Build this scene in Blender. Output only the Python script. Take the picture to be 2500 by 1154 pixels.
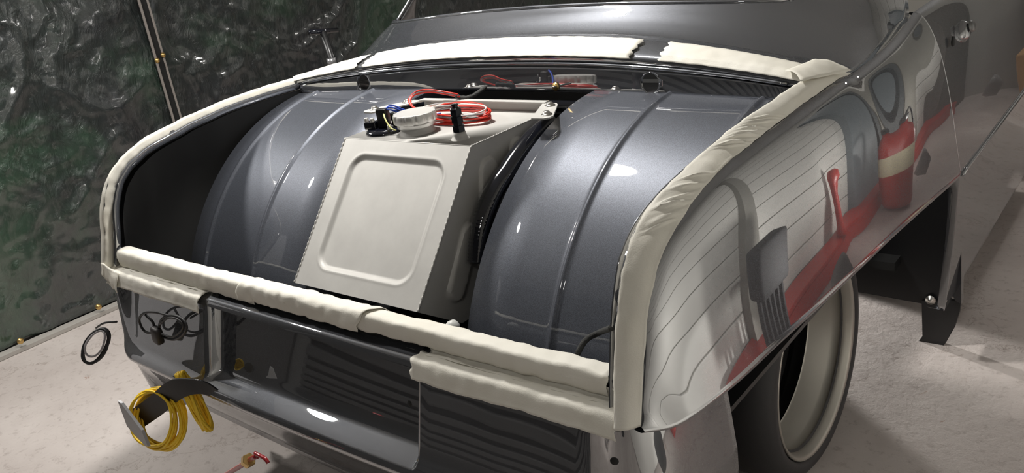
import bpy, bmesh, math, random
from mathutils import Vector, Matrix, noise
random.seed(7)
S = bpy.context.scene
for o in list(bpy.data.objects): bpy.data.objects.remove(o)
PI = math.pi

# ------------------------------------------------------------------ camera
F, CX, CY = 2081.25, 1250.0, 577.0
CAM = Vector((1.58, 0.0, 1.60))
EX = Vector((0.77555942, -0.114358, 0.62082995))     # world axes seen in camera space
EY = Vector((0.61473778, 0.36044169, -0.70155488))
EZ = Vector((-0.14354459, 0.92574513, 0.34984413))
W3 = Matrix((EX, EY, EZ))                             # camera -> world rotation
cd = bpy.data.cameras.new('camera'); cam = bpy.data.objects.new('camera', cd)
S.collection.objects.link(cam); S.camera = cam
cd.sensor_width = 36.0; cd.lens = 36.0 * F / 2500.0; cd.clip_start = 0.05; cd.clip_end = 60
cam.matrix_world = Matrix.Translation(CAM) @ W3.to_4x4()

# ------------------------------------------------------------------ world, exposure
S.view_settings.view_transform = 'Standard'; S.view_settings.look = 'None'
S.view_settings.gamma = 1.0; S.view_settings.use_curve_mapping = False
S.view_settings.exposure = 0.10
w = bpy.data.worlds.new('world'); S.world = w; w.use_nodes = True
w.node_tree.nodes['Background'].inputs[0].default_value = (0.8, 0.85, 0.9, 1)
w.node_tree.nodes['Background'].inputs[1].default_value = 0.05

# ------------------------------------------------------------------ helpers
def ray(p):
    v = Vector((p[0] - CX, -(p[1] - CY), -F)); return (W3 @ v).normalized()
def U(p, ax, val):
    """where a photographed point lies in the real plane axis = val"""
    r = ray(p); return CAM + r * ((val - CAM[ax]) / r[ax])

def mat(name, col, rough=0.5, metal=0.0, **k):
    m = bpy.data.materials.new(name); m.use_nodes = True
    b = m.node_tree.nodes['Principled BSDF']
    b.inputs['Base Color'].default_value = (*col, 1); b.inputs['Roughness'].default_value = rough
    b.inputs['Metallic'].default_value = metal
    for kk, v in k.items(): b.inputs[kk.replace('_', ' ')].default_value = v
    return m
def nodes(m): return m.node_tree.nodes, m.node_tree.links, m.node_tree.nodes['Principled BSDF']
def tex_noise(m, scale, detail=4, rough=.6, vec='Object', mapping=None, dist=0):
    n, l, b = nodes(m); tc = n.new('ShaderNodeTexCoord'); t = n.new('ShaderNodeTexNoise')
    t.inputs['Scale'].default_value = scale; t.inputs['Detail'].default_value = detail
    t.inputs['Roughness'].default_value = rough; t.inputs['Distortion'].default_value = dist
    if mapping:
        mp = n.new('ShaderNodeMapping'); mp.inputs['Scale'].default_value = mapping
        l.new(tc.outputs[vec], mp.inputs[0]); l.new(mp.outputs[0], t.inputs['Vector'])
    else: l.new(tc.outputs[vec], t.inputs['Vector'])
    return t
def ramp(m, src, stops):
    n, l, b = nodes(m); r = n.new('ShaderNodeValToRGB'); cr_ = r.color_ramp
    while len(cr_.elements) < len(stops): cr_.elements.new(.5)
    for e, (p, c) in zip(cr_.elements, stops): e.position = p; e.color = (*c, 1) if len(c) == 3 else c
    l.new(src, r.inputs[0]); return r
def bump(m, src, strength, dist=.01, prev=None):
    n, l, b = nodes(m); bp = n.new('ShaderNodeBump'); bp.inputs['Strength'].default_value = strength
    bp.inputs['Distance'].default_value = dist; l.new(src, bp.inputs['Height'])
    if prev: l.new(prev.outputs[0], bp.inputs['Normal'])
    l.new(bp.outputs[0], b.inputs['Normal']); return bp

def link(name, me, m, parent=None, smooth=True):
    me.materials.append(m)
    if smooth:
        me.polygons.foreach_set('use_smooth', [True] * len(me.polygons))
    o = bpy.data.objects.new(name, me); S.collection.objects.link(o)
    if parent is not None:
        o.parent = parent; o.matrix_parent_inverse = parent.matrix_world.inverted()
    return o
def obj(name, bm, m, parent=None, smooth=True, sharp=None):
    bmesh.ops.recalc_face_normals(bm, faces=bm.faces)
    me = bpy.data.meshes.new(name); bm.to_mesh(me); bm.free()
    o = link(name, me, m, parent, smooth)
    if sharp is not None:
        try: me.set_sharp_from_angle(angle=math.radians(sharp))
        except Exception: pass
    return o
def thing(name, label, cat, loc=(0, 0, 0), group=None):
    o = bpy.data.objects.new(name, None); S.collection.objects.link(o)
    o.location = loc; o.empty_display_size = .05; o['label'] = label; o['category'] = cat
    o.matrix_world = Matrix.Translation(Vector(loc))
    if group: o['group'] = group
    return o
def tag(o, label, cat, group=None):
    o['label'] = label; o['category'] = cat
    if group: o['group'] = group
    return o
def struct(o): o['kind'] = 'structure'; return o

def V(p): return Vector(p)
def crs(P, n):
    """Catmull-Rom through P, resampled to n points by arc length"""
    P = [V(p) for p in P]
    if len(P) == 2: return [P[0].lerp(P[1], i / (n - 1)) for i in range(n)]
    Q = [P[0] * 2 - P[1]] + P + [P[-1] * 2 - P[-2]]; D = []
    for i in range(1, len(Q) - 2):
        a, b, c, d = Q[i - 1:i + 3]
        for k in range(16):
            t = k / 16
            D.append(.5 * ((2 * b) + (c - a) * t + (2 * a - 5 * b + 4 * c - d) * t * t + (3 * b - a - 3 * c + d) * t ** 3))
    D.append(P[-1]); L = [0]
    for i in range(1, len(D)): L.append(L[-1] + (D[i] - D[i - 1]).length)
    out, j = [], 0
    for i in range(n):
        s = L[-1] * i / (n - 1)
        while j < len(D) - 2 and L[j + 1] < s: j += 1
        t = (s - L[j]) / max(L[j + 1] - L[j], 1e-9); out.append(D[j].lerp(D[j + 1], min(max(t, 0), 1)))
    return out
def lin(P, n):
    P = [V(p) for p in P]; L = [0]
    for i in range(1, len(P)): L.append(L[-1] + (P[i] - P[i - 1]).length)
    out, j = [], 0
    for i in range(n):
        s = L[-1] * i / (n - 1)
        while j < len(P) - 2 and L[j + 1] < s: j += 1
        t = (s - L[j]) / max(L[j + 1] - L[j], 1e-9); out.append(P[j].lerp(P[j + 1], min(max(t, 0), 1)))
    return out
def itp(T, x):
    if x <= T[0][0]: return T[0][1]
    for (a, va), (b, vb) in zip(T, T[1:]):
        if x <= b: return va + (vb - va) * (x - a) / (b - a)
    return T[-1][1]
def grid_bm(rows, closed=False, skip=None, bm=None):
    bm = bm or bmesh.new()
    vs = [[bm.verts.new(p) for p in r] for r in rows]
    for i in range(len(rows) - 1):
        m = len(rows[i]); rng = m if closed else m - 1
        for j in range(rng):
            k = (j + 1) % m
            if skip and skip(i, j): continue
            try: bm.faces.new((vs[i][j], vs[i][k], vs[i + 1][k], vs[i + 1][j]))
            except ValueError: pass
    return bm
def solid(o, th, off=-1):
    md = o.modifiers.new('thickness', 'SOLIDIFY'); md.thickness = th; md.offset = off; return o
def mirror_pts(rows): return [[Vector((-p.x, p.y, p.z)) for p in r] for r in rows]
def frames(P):
    T = []
    for i in range(len(P)):
        a = P[max(i - 1, 0)]; b = P[min(i + 1, len(P) - 1)]; t = b - a
        T.append(t.normalized() if t.length > 1e-9 else Vector((0, 0, 1)))
    n = T[0].orthogonal().normalized(); N = []
    for i in range(len(P)):
        n = (n - T[i] * n.dot(T[i]));
        n = n.normalized() if n.length > 1e-6 else T[i].orthogonal().normalized()
        N.append(n)
    return T, N
def tube_bm(P, r, seg=10, bm=None, caps=True, closed=False, flat=1.0):
    bm = bm or bmesh.new(); P = [V(p) for p in P]; T, N = frames(P); rings = []
    for i, p in enumerate(P):
        b = T[i].cross(N[i]); rr = r(i / (len(P) - 1)) if callable(r) else r
        rings.append([bm.verts.new(p + N[i] * math.cos(a) * rr + b * math.sin(a) * rr * flat) for a in [2 * PI * k / seg for k in range(seg)]])
    for i in range(len(P) - 1):
        for k in range(seg):
            bm.faces.new((rings[i][k], rings[i][(k + 1) % seg], rings[i + 1][(k + 1) % seg], rings[i + 1][k]))
    if caps: bm.faces.new(rings[0][::-1]); bm.faces.new(rings[-1])
    return bm
def lathe_bm(prof, c, axis=(0, 0, 1), seg=32, bm=None, mod=None):
    """prof = [(radius, height)], about axis through c"""
    bm = bm or bmesh.new(); ax = V(axis).normalized(); u = ax.orthogonal().normalized(); v = ax.cross(u); c = V(c); rings = []
    for pi_, (r, h) in enumerate(prof):
        if r < 1e-6: rings.append([bm.verts.new(c + ax * h)]); continue
        ring = []
        for k in range(seg):
            a = 2 * PI * k / seg; rr = r * (mod(a, pi_) if mod else 1)
            ring.append(bm.verts.new(c + ax * h + (u * math.cos(a) + v * math.sin(a)) * rr))
        rings.append(ring)
    for A, B in zip(rings, rings[1:]):
        for k in range(seg):
            k2 = (k + 1) % seg
            if len(A) == 1 and len(B) == 1: continue
            if len(A) == 1: bm.faces.new((A[0], B[k2], B[k]))
            elif len(B) == 1: bm.faces.new((A[k], A[k2], B[0]))
            else: bm.faces.new((A[k], A[k2], B[k2], B[k]))
    return bm
def box_bm(c, d, bm=None, rot=None, bev=0.0):
    b2 = bmesh.new(); bmesh.ops.create_cube(b2, size=1)
    for v in b2.verts: v.co = Vector((v.co.x * d[0], v.co.y * d[1], v.co.z * d[2]))
    if bev: bmesh.ops.bevel(b2, geom=b2.edges[:], offset=bev, segments=2, profile=.6, affect='EDGES')
    R = rot.to_matrix() if rot is not None and hasattr(rot, 'to_matrix') else (rot or Matrix.Identity(3))
    for v in b2.verts: v.co = R @ v.co + V(c)
    if bm is None: return b2
    me = bpy.data.meshes.new('t'); b2.to_mesh(me); b2.free(); bm.from_mesh(me); bpy.data.meshes.remove(me); return bm
def prism_bm(poly, ext, bm=None):
    """closed 3D polygon extruded by a vector"""
    bm = bm or bmesh.new(); A = [bm.verts.new(V(p)) for p in poly]; B = [bm.verts.new(V(p) + V(ext)) for p in poly]
    bm.faces.new(A[::-1]); bm.faces.new(B); n = len(A)
    for i in range(n): bm.faces.new((A[i], A[(i + 1) % n], B[(i + 1) % n], B[i]))
    return bm
def nz(p, s, seed=0): return noise.noise(Vector((p[0] * s + seed, p[1] * s + seed * 1.7, p[2] * s)))

# ------------------------------------------------------------------ materials
def paint(name, base, coat_ior=2.0, rough=.35, metal=.9, flake=True):
    m = mat(name, base, rough, metal, Coat_Weight=1.0, Coat_Roughness=.015, Coat_IOR=coat_ior)
    if flake:
        t = tex_noise(m, 900, 1, .5); n, l, b = nodes(m)
        r = ramp(m, t.outputs['Fac'], [(.35, tuple(c * .72 for c in base)), (.68, tuple(min(1, c * 1.6) for c in base))])
        l.new(r.outputs[0], b.inputs['Base Color'])
    return m
M_PAINT = paint('metallic_charcoal_paint', (.085, .090, .102), 3.6, .46, .75)
M_TUB = paint('metallic_charcoal_paint_inside', (.095, .103, .125), 1.6, .48, .5)
M_BLACK = mat('satin_black', (.006, .006, .007), .45, 0, Coat_Weight=.3, Coat_Roughness=.2)
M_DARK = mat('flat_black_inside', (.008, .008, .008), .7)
M_GLOSSBLACK = mat('gloss_black_tube', (.006, .007, .012), .12, 0, Coat_Weight=1.0, Coat_Roughness=.03)
M_ALU = mat('brushed_aluminium', (.60, .585, .55), .52, .22)
t = tex_noise(M_ALU, 9, 6, .6); bump(M_ALU, tex_noise(M_ALU, 120, 3).outputs['Fac'], .03, .002)
n, l, b = nodes(M_ALU); r_ = ramp(M_ALU, t.outputs['Fac'], [(.3, (.47, .46, .44)), (.7, (.55, .54, .515))]); l.new(r_.outputs[0], b.inputs['Base Color'])
M_POL = mat('machined_aluminium', (.78, .77, .75), .34, .55)
M_STEEL = mat('steel_bolt', (.62, .60, .56), .3, 1.0)
M_RUBBER = mat('tyre_rubber', (.035, .034, .036), .62)
bump(M_RUBBER, tex_noise(M_RUBBER, 60, 4).outputs['Fac'], .15, .003)
M_RIM = mat('rim_aluminium', (.46, .44, .40), .42, .7)
M_BRASS = mat('brass', (.62, .42, .16), .35, .9)
M_RED = mat('red_wire', (.62, .03, .015), .35)
M_GREYW = mat('grey_wire', (.33, .31, .32), .4)
M_WHITEW = mat('white_wire', (.75, .68, .62), .4)
M_BLUEW = mat('blue_wire', (.02, .07, .45), .35)
M_YELW = mat('pale_yellow_wire', (.68, .66, .25), .4)
M_BLKW = mat('black_wire', (.012, .012, .013), .5)
M_LOOM = mat('cloth_loom', (.045, .045, .043), .85)
bump(M_LOOM, tex_noise(M_LOOM, 400, 2).outputs['Fac'], .8, .003)
M_YCOIL = mat('yellow_cable', (.90, .60, .03), .38)
M_REDPLAST = mat('red_painted_steel', (.30, .012, .018), .3, 0, Coat_Weight=.6)
M_TAPE = mat('masking_tape', (.82, .79, .71), .62)
n, l, b = nodes(M_TAPE)
ta = tex_noise(M_TAPE, 14, 5, .6); tb = tex_noise(M_TAPE, 520, 2, .6)
b1 = bump(M_TAPE, ta.outputs['Fac'], .35, .006); bump(M_TAPE, tb.outputs['Fac'], .25, .0012, b1)
r_ = ramp(M_TAPE, tex_noise(M_TAPE, 6, 3).outputs['Fac'], [(.3, (.77, .74, .65)), (.7, (.85, .825, .75))]); l.new(r_.outputs[0], b.inputs['Base Color'])
b.inputs['Subsurface Weight'].default_value = 0.0

# concrete floor
M_FLOOR = mat('worn_concrete', (.5, .45, .42), .6)
n, l, b = nodes(M_FLOOR)
f1 = tex_noise(M_FLOOR, 1.6, 8, .62); f2 = tex_noise(M_FLOOR, 26, 6, .75); f3 = tex_noise(M_FLOOR, 7, 5, .7, dist=1.5)
ra = ramp(M_FLOOR, f1.outputs['Fac'], [(.3, (.47, .415, .39)), (.7, (.64, .585, .555))])
rb = ramp(M_FLOOR, f2.outputs['Fac'], [(.34, (.30, .25, .23)), (.46, (1, 1, 1))])
rc = ramp(M_FLOOR, f3.outputs['Fac'], [(.27, (.45, .40, .37)), (.33, (1, 1, 1))])
x1 = n.new('ShaderNodeMix'); x1.data_type = 'RGBA'; x1.blend_type = 'MULTIPLY'; x1.inputs[0].default_value = .35
x2 = n.new('ShaderNodeMix'); x2.data_type = 'RGBA'; x2.blend_type = 'MULTIPLY'; x2.inputs[0].default_value = .35
l.new(ra.outputs[0], x1.inputs[6]); l.new(rb.outputs[0], x1.inputs[7]); l.new(x1.outputs[2], x2.inputs[6]); l.new(rc.outputs[0], x2.inputs[7])
l.new(x2.outputs[2], b.inputs['Base Color']); bump(M_FLOOR, f2.outputs['Fac'], .25, .01)
vc = n.new('ShaderNodeTexVoronoi'); vc.feature = 'DISTANCE_TO_EDGE'; vc.inputs['Scale'].default_value = .9
tcf = n.new('ShaderNodeTexCoord'); mf = n.new('ShaderNodeVectorMath'); mf.operation = 'MULTIPLY_ADD'; mf.inputs[1].default_value = (.35, .35, .35)
l.new(f3.outputs['Color'], mf.inputs[0]); l.new(tcf.outputs['Object'], mf.inputs[2]); l.new(mf.outputs[0], vc.inputs['Vector'])
rk = ramp(M_FLOOR, vc.outputs['Distance'], [(.0, (.55, .50, .47)), (.007, (1, 1, 1))])
st = tex_noise(M_FLOOR, 3.2, 6, .7, dist=2.5); rs = ramp(M_FLOOR, st.outputs['Fac'], [(.285, (.62, .42, .34)), (.31, (1, 1, 1))])
x3 = n.new('ShaderNodeMix'); x3.data_type = 'RGBA'; x3.blend_type = 'MULTIPLY'; x3.inputs[0].default_value = .7
x4 = n.new('ShaderNodeMix'); x4.data_type = 'RGBA'; x4.blend_type = 'MULTIPLY'; x4.inputs[0].default_value = .8
l.new(x2.outputs[2], x3.inputs[6]); l.new(rk.outputs[0], x3.inputs[7]); l.new(x3.outputs[2], x4.inputs[6]); l.new(rs.outputs[0], x4.inputs[7]); l.new(x4.outputs[2], b.inputs['Base Color'])

# crumpled dark plastic sheeting
M_PLAS = mat('dark_green_plastic_sheeting', (.02, .03, .025), .30, 0, Coat_Weight=1.0, Coat_Roughness=.12, Coat_IOR=1.7)
n, l, b = nodes(M_PLAS)
g1 = tex_noise(M_PLAS, 1.1, 5, .6, dist=.6)
rg = ramp(M_PLAS, g1.outputs['Fac'], [(.36, (.026, .028, .032)), (.50, (.030, .038, .036)), (.60, (.035, .070, .045)), (.72, (.085, .115, .085))])
l.new(rg.outputs[0], b.inputs['Base Color'])
g2 = tex_noise(M_PLAS, 9, 6, .62, mapping=(1, 1.6, .8), dist=1.4); g3 = tex_noise(M_PLAS, 34, 4, .6, mapping=(1, 1, .6), dist=.8)
vr = n.new('ShaderNodeTexVoronoi'); vr.feature = 'DISTANCE_TO_EDGE'; vr.inputs['Scale'].default_value = 5
tc = n.new('ShaderNodeTexCoord'); mx = n.new('ShaderNodeVectorMath'); mx.operation = 'MULTIPLY_ADD'
l.new(g2.outputs['Color'], mx.inputs[0]); mx.inputs[1].default_value = (.25, .25, .25); l.new(tc.outputs['Object'], mx.inputs[2]); l.new(mx.outputs[0], vr.inputs['Vector'])
q1 = bump(M_PLAS, g2.outputs['Fac'], .6, .035); q2 = bump(M_PLAS, g3.outputs['Fac'], .35, .008, q1); bump(M_PLAS, vr.outputs['Distance'], .4, .02, q2)

M_WALLW = mat('white_wall_cladding', (.74, .73, .69), .55)
M_WALLD = mat('grey_brown_wall', (.10, .10, .098), .7)
M_CEIL = mat('pale_ceiling', (.45, .45, .44), .8)
M_BLUEGREY = mat('blue_grey_door_paint', (.17, .20, .22), .5)
M_PALE = mat('pale_batten_edge', (.30, .27, .25), .5)

# ------------------------------------------------------------------ room and lamps
ROOM = (-2.80, 2.20, -1.15, 7.0, 2.75)
def quad(name, pts, m):
    bm = bmesh.new(); bm.faces.new([bm.verts.new(p) for p in pts]); me = bpy.data.meshes.new(name); bm.to_mesh(me); bm.free()
    return struct(link(name, me, m, None, False))
def slab(name, lo, hi, m):
    c = [(a + b_) / 2 for a, b_ in zip(lo, hi)]; d = [b_ - a for a, b_ in zip(lo, hi)]
    return struct(obj(name, box_bm(c, d), m, None, False))
X0, X1, Y0, Y1, ZC = ROOM
slab('floor', (X0 - .2, Y0 - .2, -.1), (X1 + .2, Y1 + .2, 0), M_FLOOR)
slab('ceiling', (X0 - .2, Y0 - .2, ZC), (X1 + .2, Y1 + .2, ZC + .1), M_CEIL)
slab('wall_left', (X0 - .1, Y0 - .1, 0), (X0, Y1 + .1, ZC), M_WALLD)
slab('wall_right', (X1, Y0 - .1, 0), (X1 + .1, Y1 + .1, ZC), M_WALLW)
slab('wall_rear', (X0, Y0 - .1, 0), (X1, Y0, ZC), M_WALLD)
slab('wall_front', (X0, Y1, 0), (X1, Y1 + .1, ZC), mat('grey_front_wall', (.40, .39, .36), .7))

M_SLATE = mat('dark_grey_slats', (.055, .055, .055), .5)
sd_ = thing('slatted_door', 'dark grey slatted roller door behind the photographer', 'door', (0, Y0 + .03, 0))
bm = bmesh.new()
for k in range(40): box_bm((.2, Y0 + .03, .05 + .055 * k), (5.6, .02, .034), bm=bm, bev=.006)
obj('slats', bm, M_SLATE, sd_, False)
tag(obj('grey_board', box_bm((X0 + .02, -.80, 1.0), (.02, .62, 2.0), bev=.004), mat('mid_grey_board', (.10, .10, .10), .5), None, False), 'mid grey board on the left wall behind the car', 'board')
tag(obj('white_board', box_bm((X0 + .02, -.16, 1.0), (.02, .48, 2.0), bev=.004), mat('white_board', (.62, .63, .66), .5), None, False), 'white board on the left wall behind the car', 'board')

# the white wall beside the car: cladding boards, door and the things standing along it
bm = bmesh.new()
for k in range(13): box_bm((X1 - .012, 2.9, .11 + .205 * k), (.02, 8.1, .197), bm=bm, bev=.006)
struct(obj('trim_1', bm, M_WALLW, None, False))
struct(obj('trim_2', box_bm((X1 - .05, 2.62, 1.2), (.10, .16, 2.4), bev=.005), mat('beige_grey_post', (.30, .29, .26), .6), None, False))
struct(obj('door_1', box_bm((X1 - .05, 4.55, 1.05), (.06, .55, 2.1), bev=.005), M_BLUEGREY, None, False))
struct(obj('trim_3', box_bm((X1 - .06, 4.92, 1.1), (.10, .14, 2.2), bev=.005), mat('dark_grey_post', (.07, .08, .085), .6), None, False))
struct(obj('trim_4', box_bm((X1 - .05, 5.35, 1.1), (.08, .55, 2.2), bev=.005), mat('olive_grey_board', (.26, .25, .22), .6), None, False))
struct(obj('trim_5', box_bm((X1 - .06, 6.6, 1.1), (.10, .7, 2.2), bev=.005), mat('brown_grey_board', (.10, .09, .08), .6), None, False))
M_REDB = mat('red_enamel', (.42, .025, .018), .4)
t = thing('workbench_step', 'long low red step standing along the white wall', 'step', (2.05, 4.0, 0))
obj('top', box_bm((2.09, 4.2, .09), (.12, 4.6, .02), bev=.005), M_REDB, t, False)
for yy in (1.95, 3.4, 4.9, 6.4): obj('leg', box_bm((2.09, yy, .04), (.10, .04, .08), bev=.004), M_REDB, t, False)
obj('front_panel', box_bm((2.035, 4.2, .042), (.010, 4.5, .07)), M_REDB, t, False)
tag(obj('cardboard_box', box_bm((1.36, 6.3, .20), (.36, .4, .4), bev=.01), mat('brown_cardboard', (.42, .24, .10), .7), None, False), 'brown cardboard box on the floor before the front wall', 'box')
tag(obj('tool_cabinet', box_bm((1.30, 6.75, .8), (.45, .4, 1.6), bev=.02), M_BLACK, None, False), 'tall black tool cabinet before the front wall', 'cabinet')
t = thing('oil_drain_stand', 'narrow red upright stand on the red step', 'stand', (2.05, 3.75, .13))
obj('column', lathe_bm([(0, 0), (.06, 0), (.07, .02), (.055, .05), (.05, .40), (.06, .44), (.05, .50), (.03, .53), (0, .54)], (2.05, 3.75, .101), (0, 0, 1), 24), M_REDB, t)
t = thing('fire_extinguisher', 'red fire extinguisher with black hose against the white wall', 'fire extinguisher', (2.05, 4.85, .0))
obj('cylinder', lathe_bm([(0, 0), (.105, 0), (.11, .02), (.11, .42), (.08, .48), (.03, .51), (.03, .54), (0, .54)], (1.90, 4.55, .02), (0, 0, 1), 28), M_REDB, t)
obj('label_band', lathe_bm([(.1115, .20), (.1115, .34)], (1.90, 4.55, .02), (0, 0, 1), 28), mat('cream_label', (.7, .65, .45), .5), t)
obj('valve', box_bm((1.90, 4.55, .58), (.05, .10, .05), bev=.008), M_BLACK, t)
obj('hose', tube_bm(crs([(1.93, 4.6, .58), (1.92, 4.74, .62), (1.90, 4.80, .45), (1.91, 4.72, .25)], 30), .011, 8), M_BLKW, t)
M_STOOL = mat('matt_charcoal', (.03, .03, .032), .9)
t = thing('folding_stool', 'black folding stool with slatted legs before the white wall', 'stool', (1.86, 2.55, 0))
obj('seat', box_bm((1.86, 2.48, .50), (.12, .30, .26), bev=.03), M_STOOL, t)
for k in range(6): obj('leg', box_bm((1.86, 2.36 + .048 * k, .19), (.03, .016, .38), bev=.003), M_STOOL, t, False)

def emis(name, col, s):
    m = bpy.data.materials.new(name); m.use_nodes = True; n = m.node_tree.nodes; n.clear()
    e = n.new('ShaderNodeEmission'); o = n.new('ShaderNodeOutputMaterial'); e.inputs[0].default_value = (*col, 1); e.inputs[1].default_value = s
    m.node_tree.links.new(e.outputs[0], o.inputs[0]); return m
M_LAMPBODY = mat('lamp_housing', (.25, .25, .25), .5)
def disc_lamp(loc, r, strength, aim, label, col=(1, .97, .92)):
    L = V(loc); a = (V(aim) - L).normalized(); up = -a
    t = thing('work_lamp', label, 'lamp', L)
    obj('housing', lathe_bm([(0, .06), (r * .7, .055), (r * 1.1, .01), (r * 1.1, -.012), (r * 1.02, -.012), (r * 1.02, 0), (0, 0)], L, up, 32), M_LAMPBODY, t)
    obj('lens', lathe_bm([(0, -.004), (r, -.004)], L, up, 32), emis('lamp_glow', col, strength), t)
    return t
disc_lamp((-.39, 1.75, 2.62), .10, 480, (-.39, 1.75, 0), 'round ceiling lamp above the open trunk')
disc_lamp((-2.45, 1.25, 2.42), .055, 110, (0, 1.4, .9), 'left lamp of the twin lamps high on the plastic sheeting')
disc_lamp((-2.45, 1.45, 2.42), .055, 110, (0, 1.6, .9), 'right lamp of the twin lamps high on the plastic sheeting')
disc_lamp((-.3, 4.6, 2.62), .12, 140, (-.3, 4.6, 0), 'round ceiling lamp above the bonnet end')
for yy, nm in ((1.3, 'added unseen light washing the white wall, nearest the photographer'), (2.6, 'added unseen light washing the white wall beside the rear fender'),
               (3.9, 'added unseen light washing the white wall beside the door'), (5.3, 'added unseen light washing the white wall beside the front wheel')):
    disc_lamp((1.52, yy, .40), .06, 165, (2.2, yy, .80), nm)  # low lights added out of view to brighten the wall the fender mirrors
disc_lamp((-2.15, .85, 2.62), .13, 185, (-2.0, .9, 0), 'added ceiling light brightening the open floor behind the car')  # added out of view to lift the floor on the left
disc_lamp((1.35, -.75, 2.62), .12, 38, (1.2, 0, 0), 'added fill light behind the photographer')  # unseen fill, added to lighten the tape on the right rail
disc_lamp((1.25, 6.0, 2.62), .13, 90, (1.2, 6.0, 0), 'added ceiling light brightening the floor beside the front wheel')  # added out of view for the front right floor and the front wall
il = disc_lamp((-.55, 3.45, .17), .04, 40, (.75, 2.9, 0), 'added light hidden under the car to brighten the floor')  # invented source, hidden by the body, for the bright patch under the car
sl = bpy.data.lights.new('spot', 'SPOT'); sl.energy = 260; sl.spot_size = math.radians(24); sl.spot_blend = .25; sl.shadow_soft_size = .03; sl.color = (1, .98, .94)  # added spot that throws the bright patch on the floor
so = bpy.data.objects.new('beam', sl); S.collection.objects.link(so); so.location = (-.54, 3.445, .165)
so.rotation_euler = (V((.72, 2.80, 0)) - V((-.54, 3.445, .165))).to_track_quat('-Z', 'Y').to_euler()
so.parent = il; so.matrix_parent_inverse = il.matrix_world.inverted()

# ------------------------------------------------------------------ plastic sheeting, battens
rows = []
def rid(y, z, s, sd): return 1 - 2 * abs(noise.noise(Vector((y * s + sd, z * s * .8 + sd * .3, sd))))
for i in range(170):
    z = .03 + (ZC - .04) * i / 169; r = []
    for j in range(380):
        y = .85 + 6.05 * j / 379; wy = y + .08 * nz((y, z, 1), 3); wz = z + .08 * nz((y, z, 8), 3)
        d = .018 * nz((y, z, 0), 2.2) + .016 * rid(wy, wz, 3.2, 4) ** 3 + .009 * rid(wy + .3 * wz, wz, 8, 9) ** 3 + .005 * nz((y, z, 6), 22)
        r.append(Vector((X0 + .032 + d, y, z)))
    rows.append(r)
o = obj('plastic_sheeting', grid_bm(rows), M_PLAS); tag(o, 'crumpled dark green plastic sheeting hung over the left wall', 'plastic sheeting'); solid(o, .001)
def batten(y, label):
    t = thing('wall_batten', label, 'batten', (X0 + .08, y, 0), 'thin battens clamping the plastic sheeting')
    x = X0 + .075
    obj('strip', box_bm((x, y, ZC / 2), (.012, .052, ZC - .02), bev=.002), M_DARK, t, False)
    for s in (-1, 1): obj('edge_strip', box_bm((x + .006, y + s * .022, ZC / 2), (.012, .010, ZC - .02), bev=.002), M_PALE, t, False)
    for z in (.35, .80, 1.17, 1.55, 2.0):
        for s in (-1, 1):
            obj('screw', lathe_bm([(0, .016), (.009, .013), (.014, .004), (.014, 0)], (x + .010, y + s * .02, z + .01 * s), (1, 0, 0), 12), M_BRASS, t)
    return t
batten(U((388, 145), 0, X0 + .07).y, 'thin vertical batten with brass screws on the dark plastic sheeting')
# kick strip at the foot of the sheeting, with brass screws
t = thing('kick_strip', 'grey strip holding the foot of the plastic sheeting to the floor', 'strip', (X0 + .07, 3, 0))
obj('board', box_bm((X0 + .07, 2.6, .012), (.06, 8, .022), bev=.003), mat('dusty_strip', (.42, .40, .37), .7), t, False)
for y in (1.23, 1.62, 2.4): obj('screw', lathe_bm([(0, .012), (.012, .009), (.016, 0)], (X0 + .10, y, .055), (1, 0, .3), 12), M_BRASS, t)

# ------------------------------------------------------------------ car
car = thing('car', 'classic car body in metallic charcoal paint with its trunk lid removed', 'car', (0, 2, 0))
RIMC = [(.876, .972, .79), (.868, 1.003, .885), (.868, 1.024, .966), (.868, 1.041, 1.01), (.867, 1.064, 1.052), (.868, 1.079, 1.07),
        (.868, 1.10, 1.088), (.87, 1.122, 1.104), (.87, 1.152, 1.117), (.874, 1.184, 1.13), (.876, 1.231, 1.141), (.88, 1.307, 1.154),
        (.885, 1.356, 1.163), (.886, 1.432, 1.171), (.892, 1.503, 1.178), (.894, 1.597, 1.182), (.895, 1.694, 1.184), (.895, 1.81, 1.184)]
ROUTPX = [(1564, 1040), (1567, 980), (1574, 880), (1580, 780), (1590, 720), (1607, 650), (1621, 614), (1638, 577), (1659, 542.6), (1686, 501.6),
          (1719.6, 457.7), (1753, 420), (1799, 379), (1860, 330), (1925, 280), (1986, 236), (2042, 197), (2079, 179)]
ROUT = [U(p, 0, .913 + .017 * i / 17) for i, p in enumerate(ROUTPX)]
CREASE = [Vector((.934, 2.158, 1.16)), Vector((.932, 2.32, 1.176)), Vector((.93, 2.47, 1.204))]
LOWPX = [((1570, 1047), .922), ((1640, 1037), .942), ((1700, 1003), .962), ((1800, 925), .984), ((1900, 832), 1.000), ((2000, 742), 1.012), ((2100, 648), 1.022), ((2200, 553), 1.028), ((2345, 425), 1.028)]
LOW = [U(p, 0, x) for p, x in LOWPX]

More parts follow.
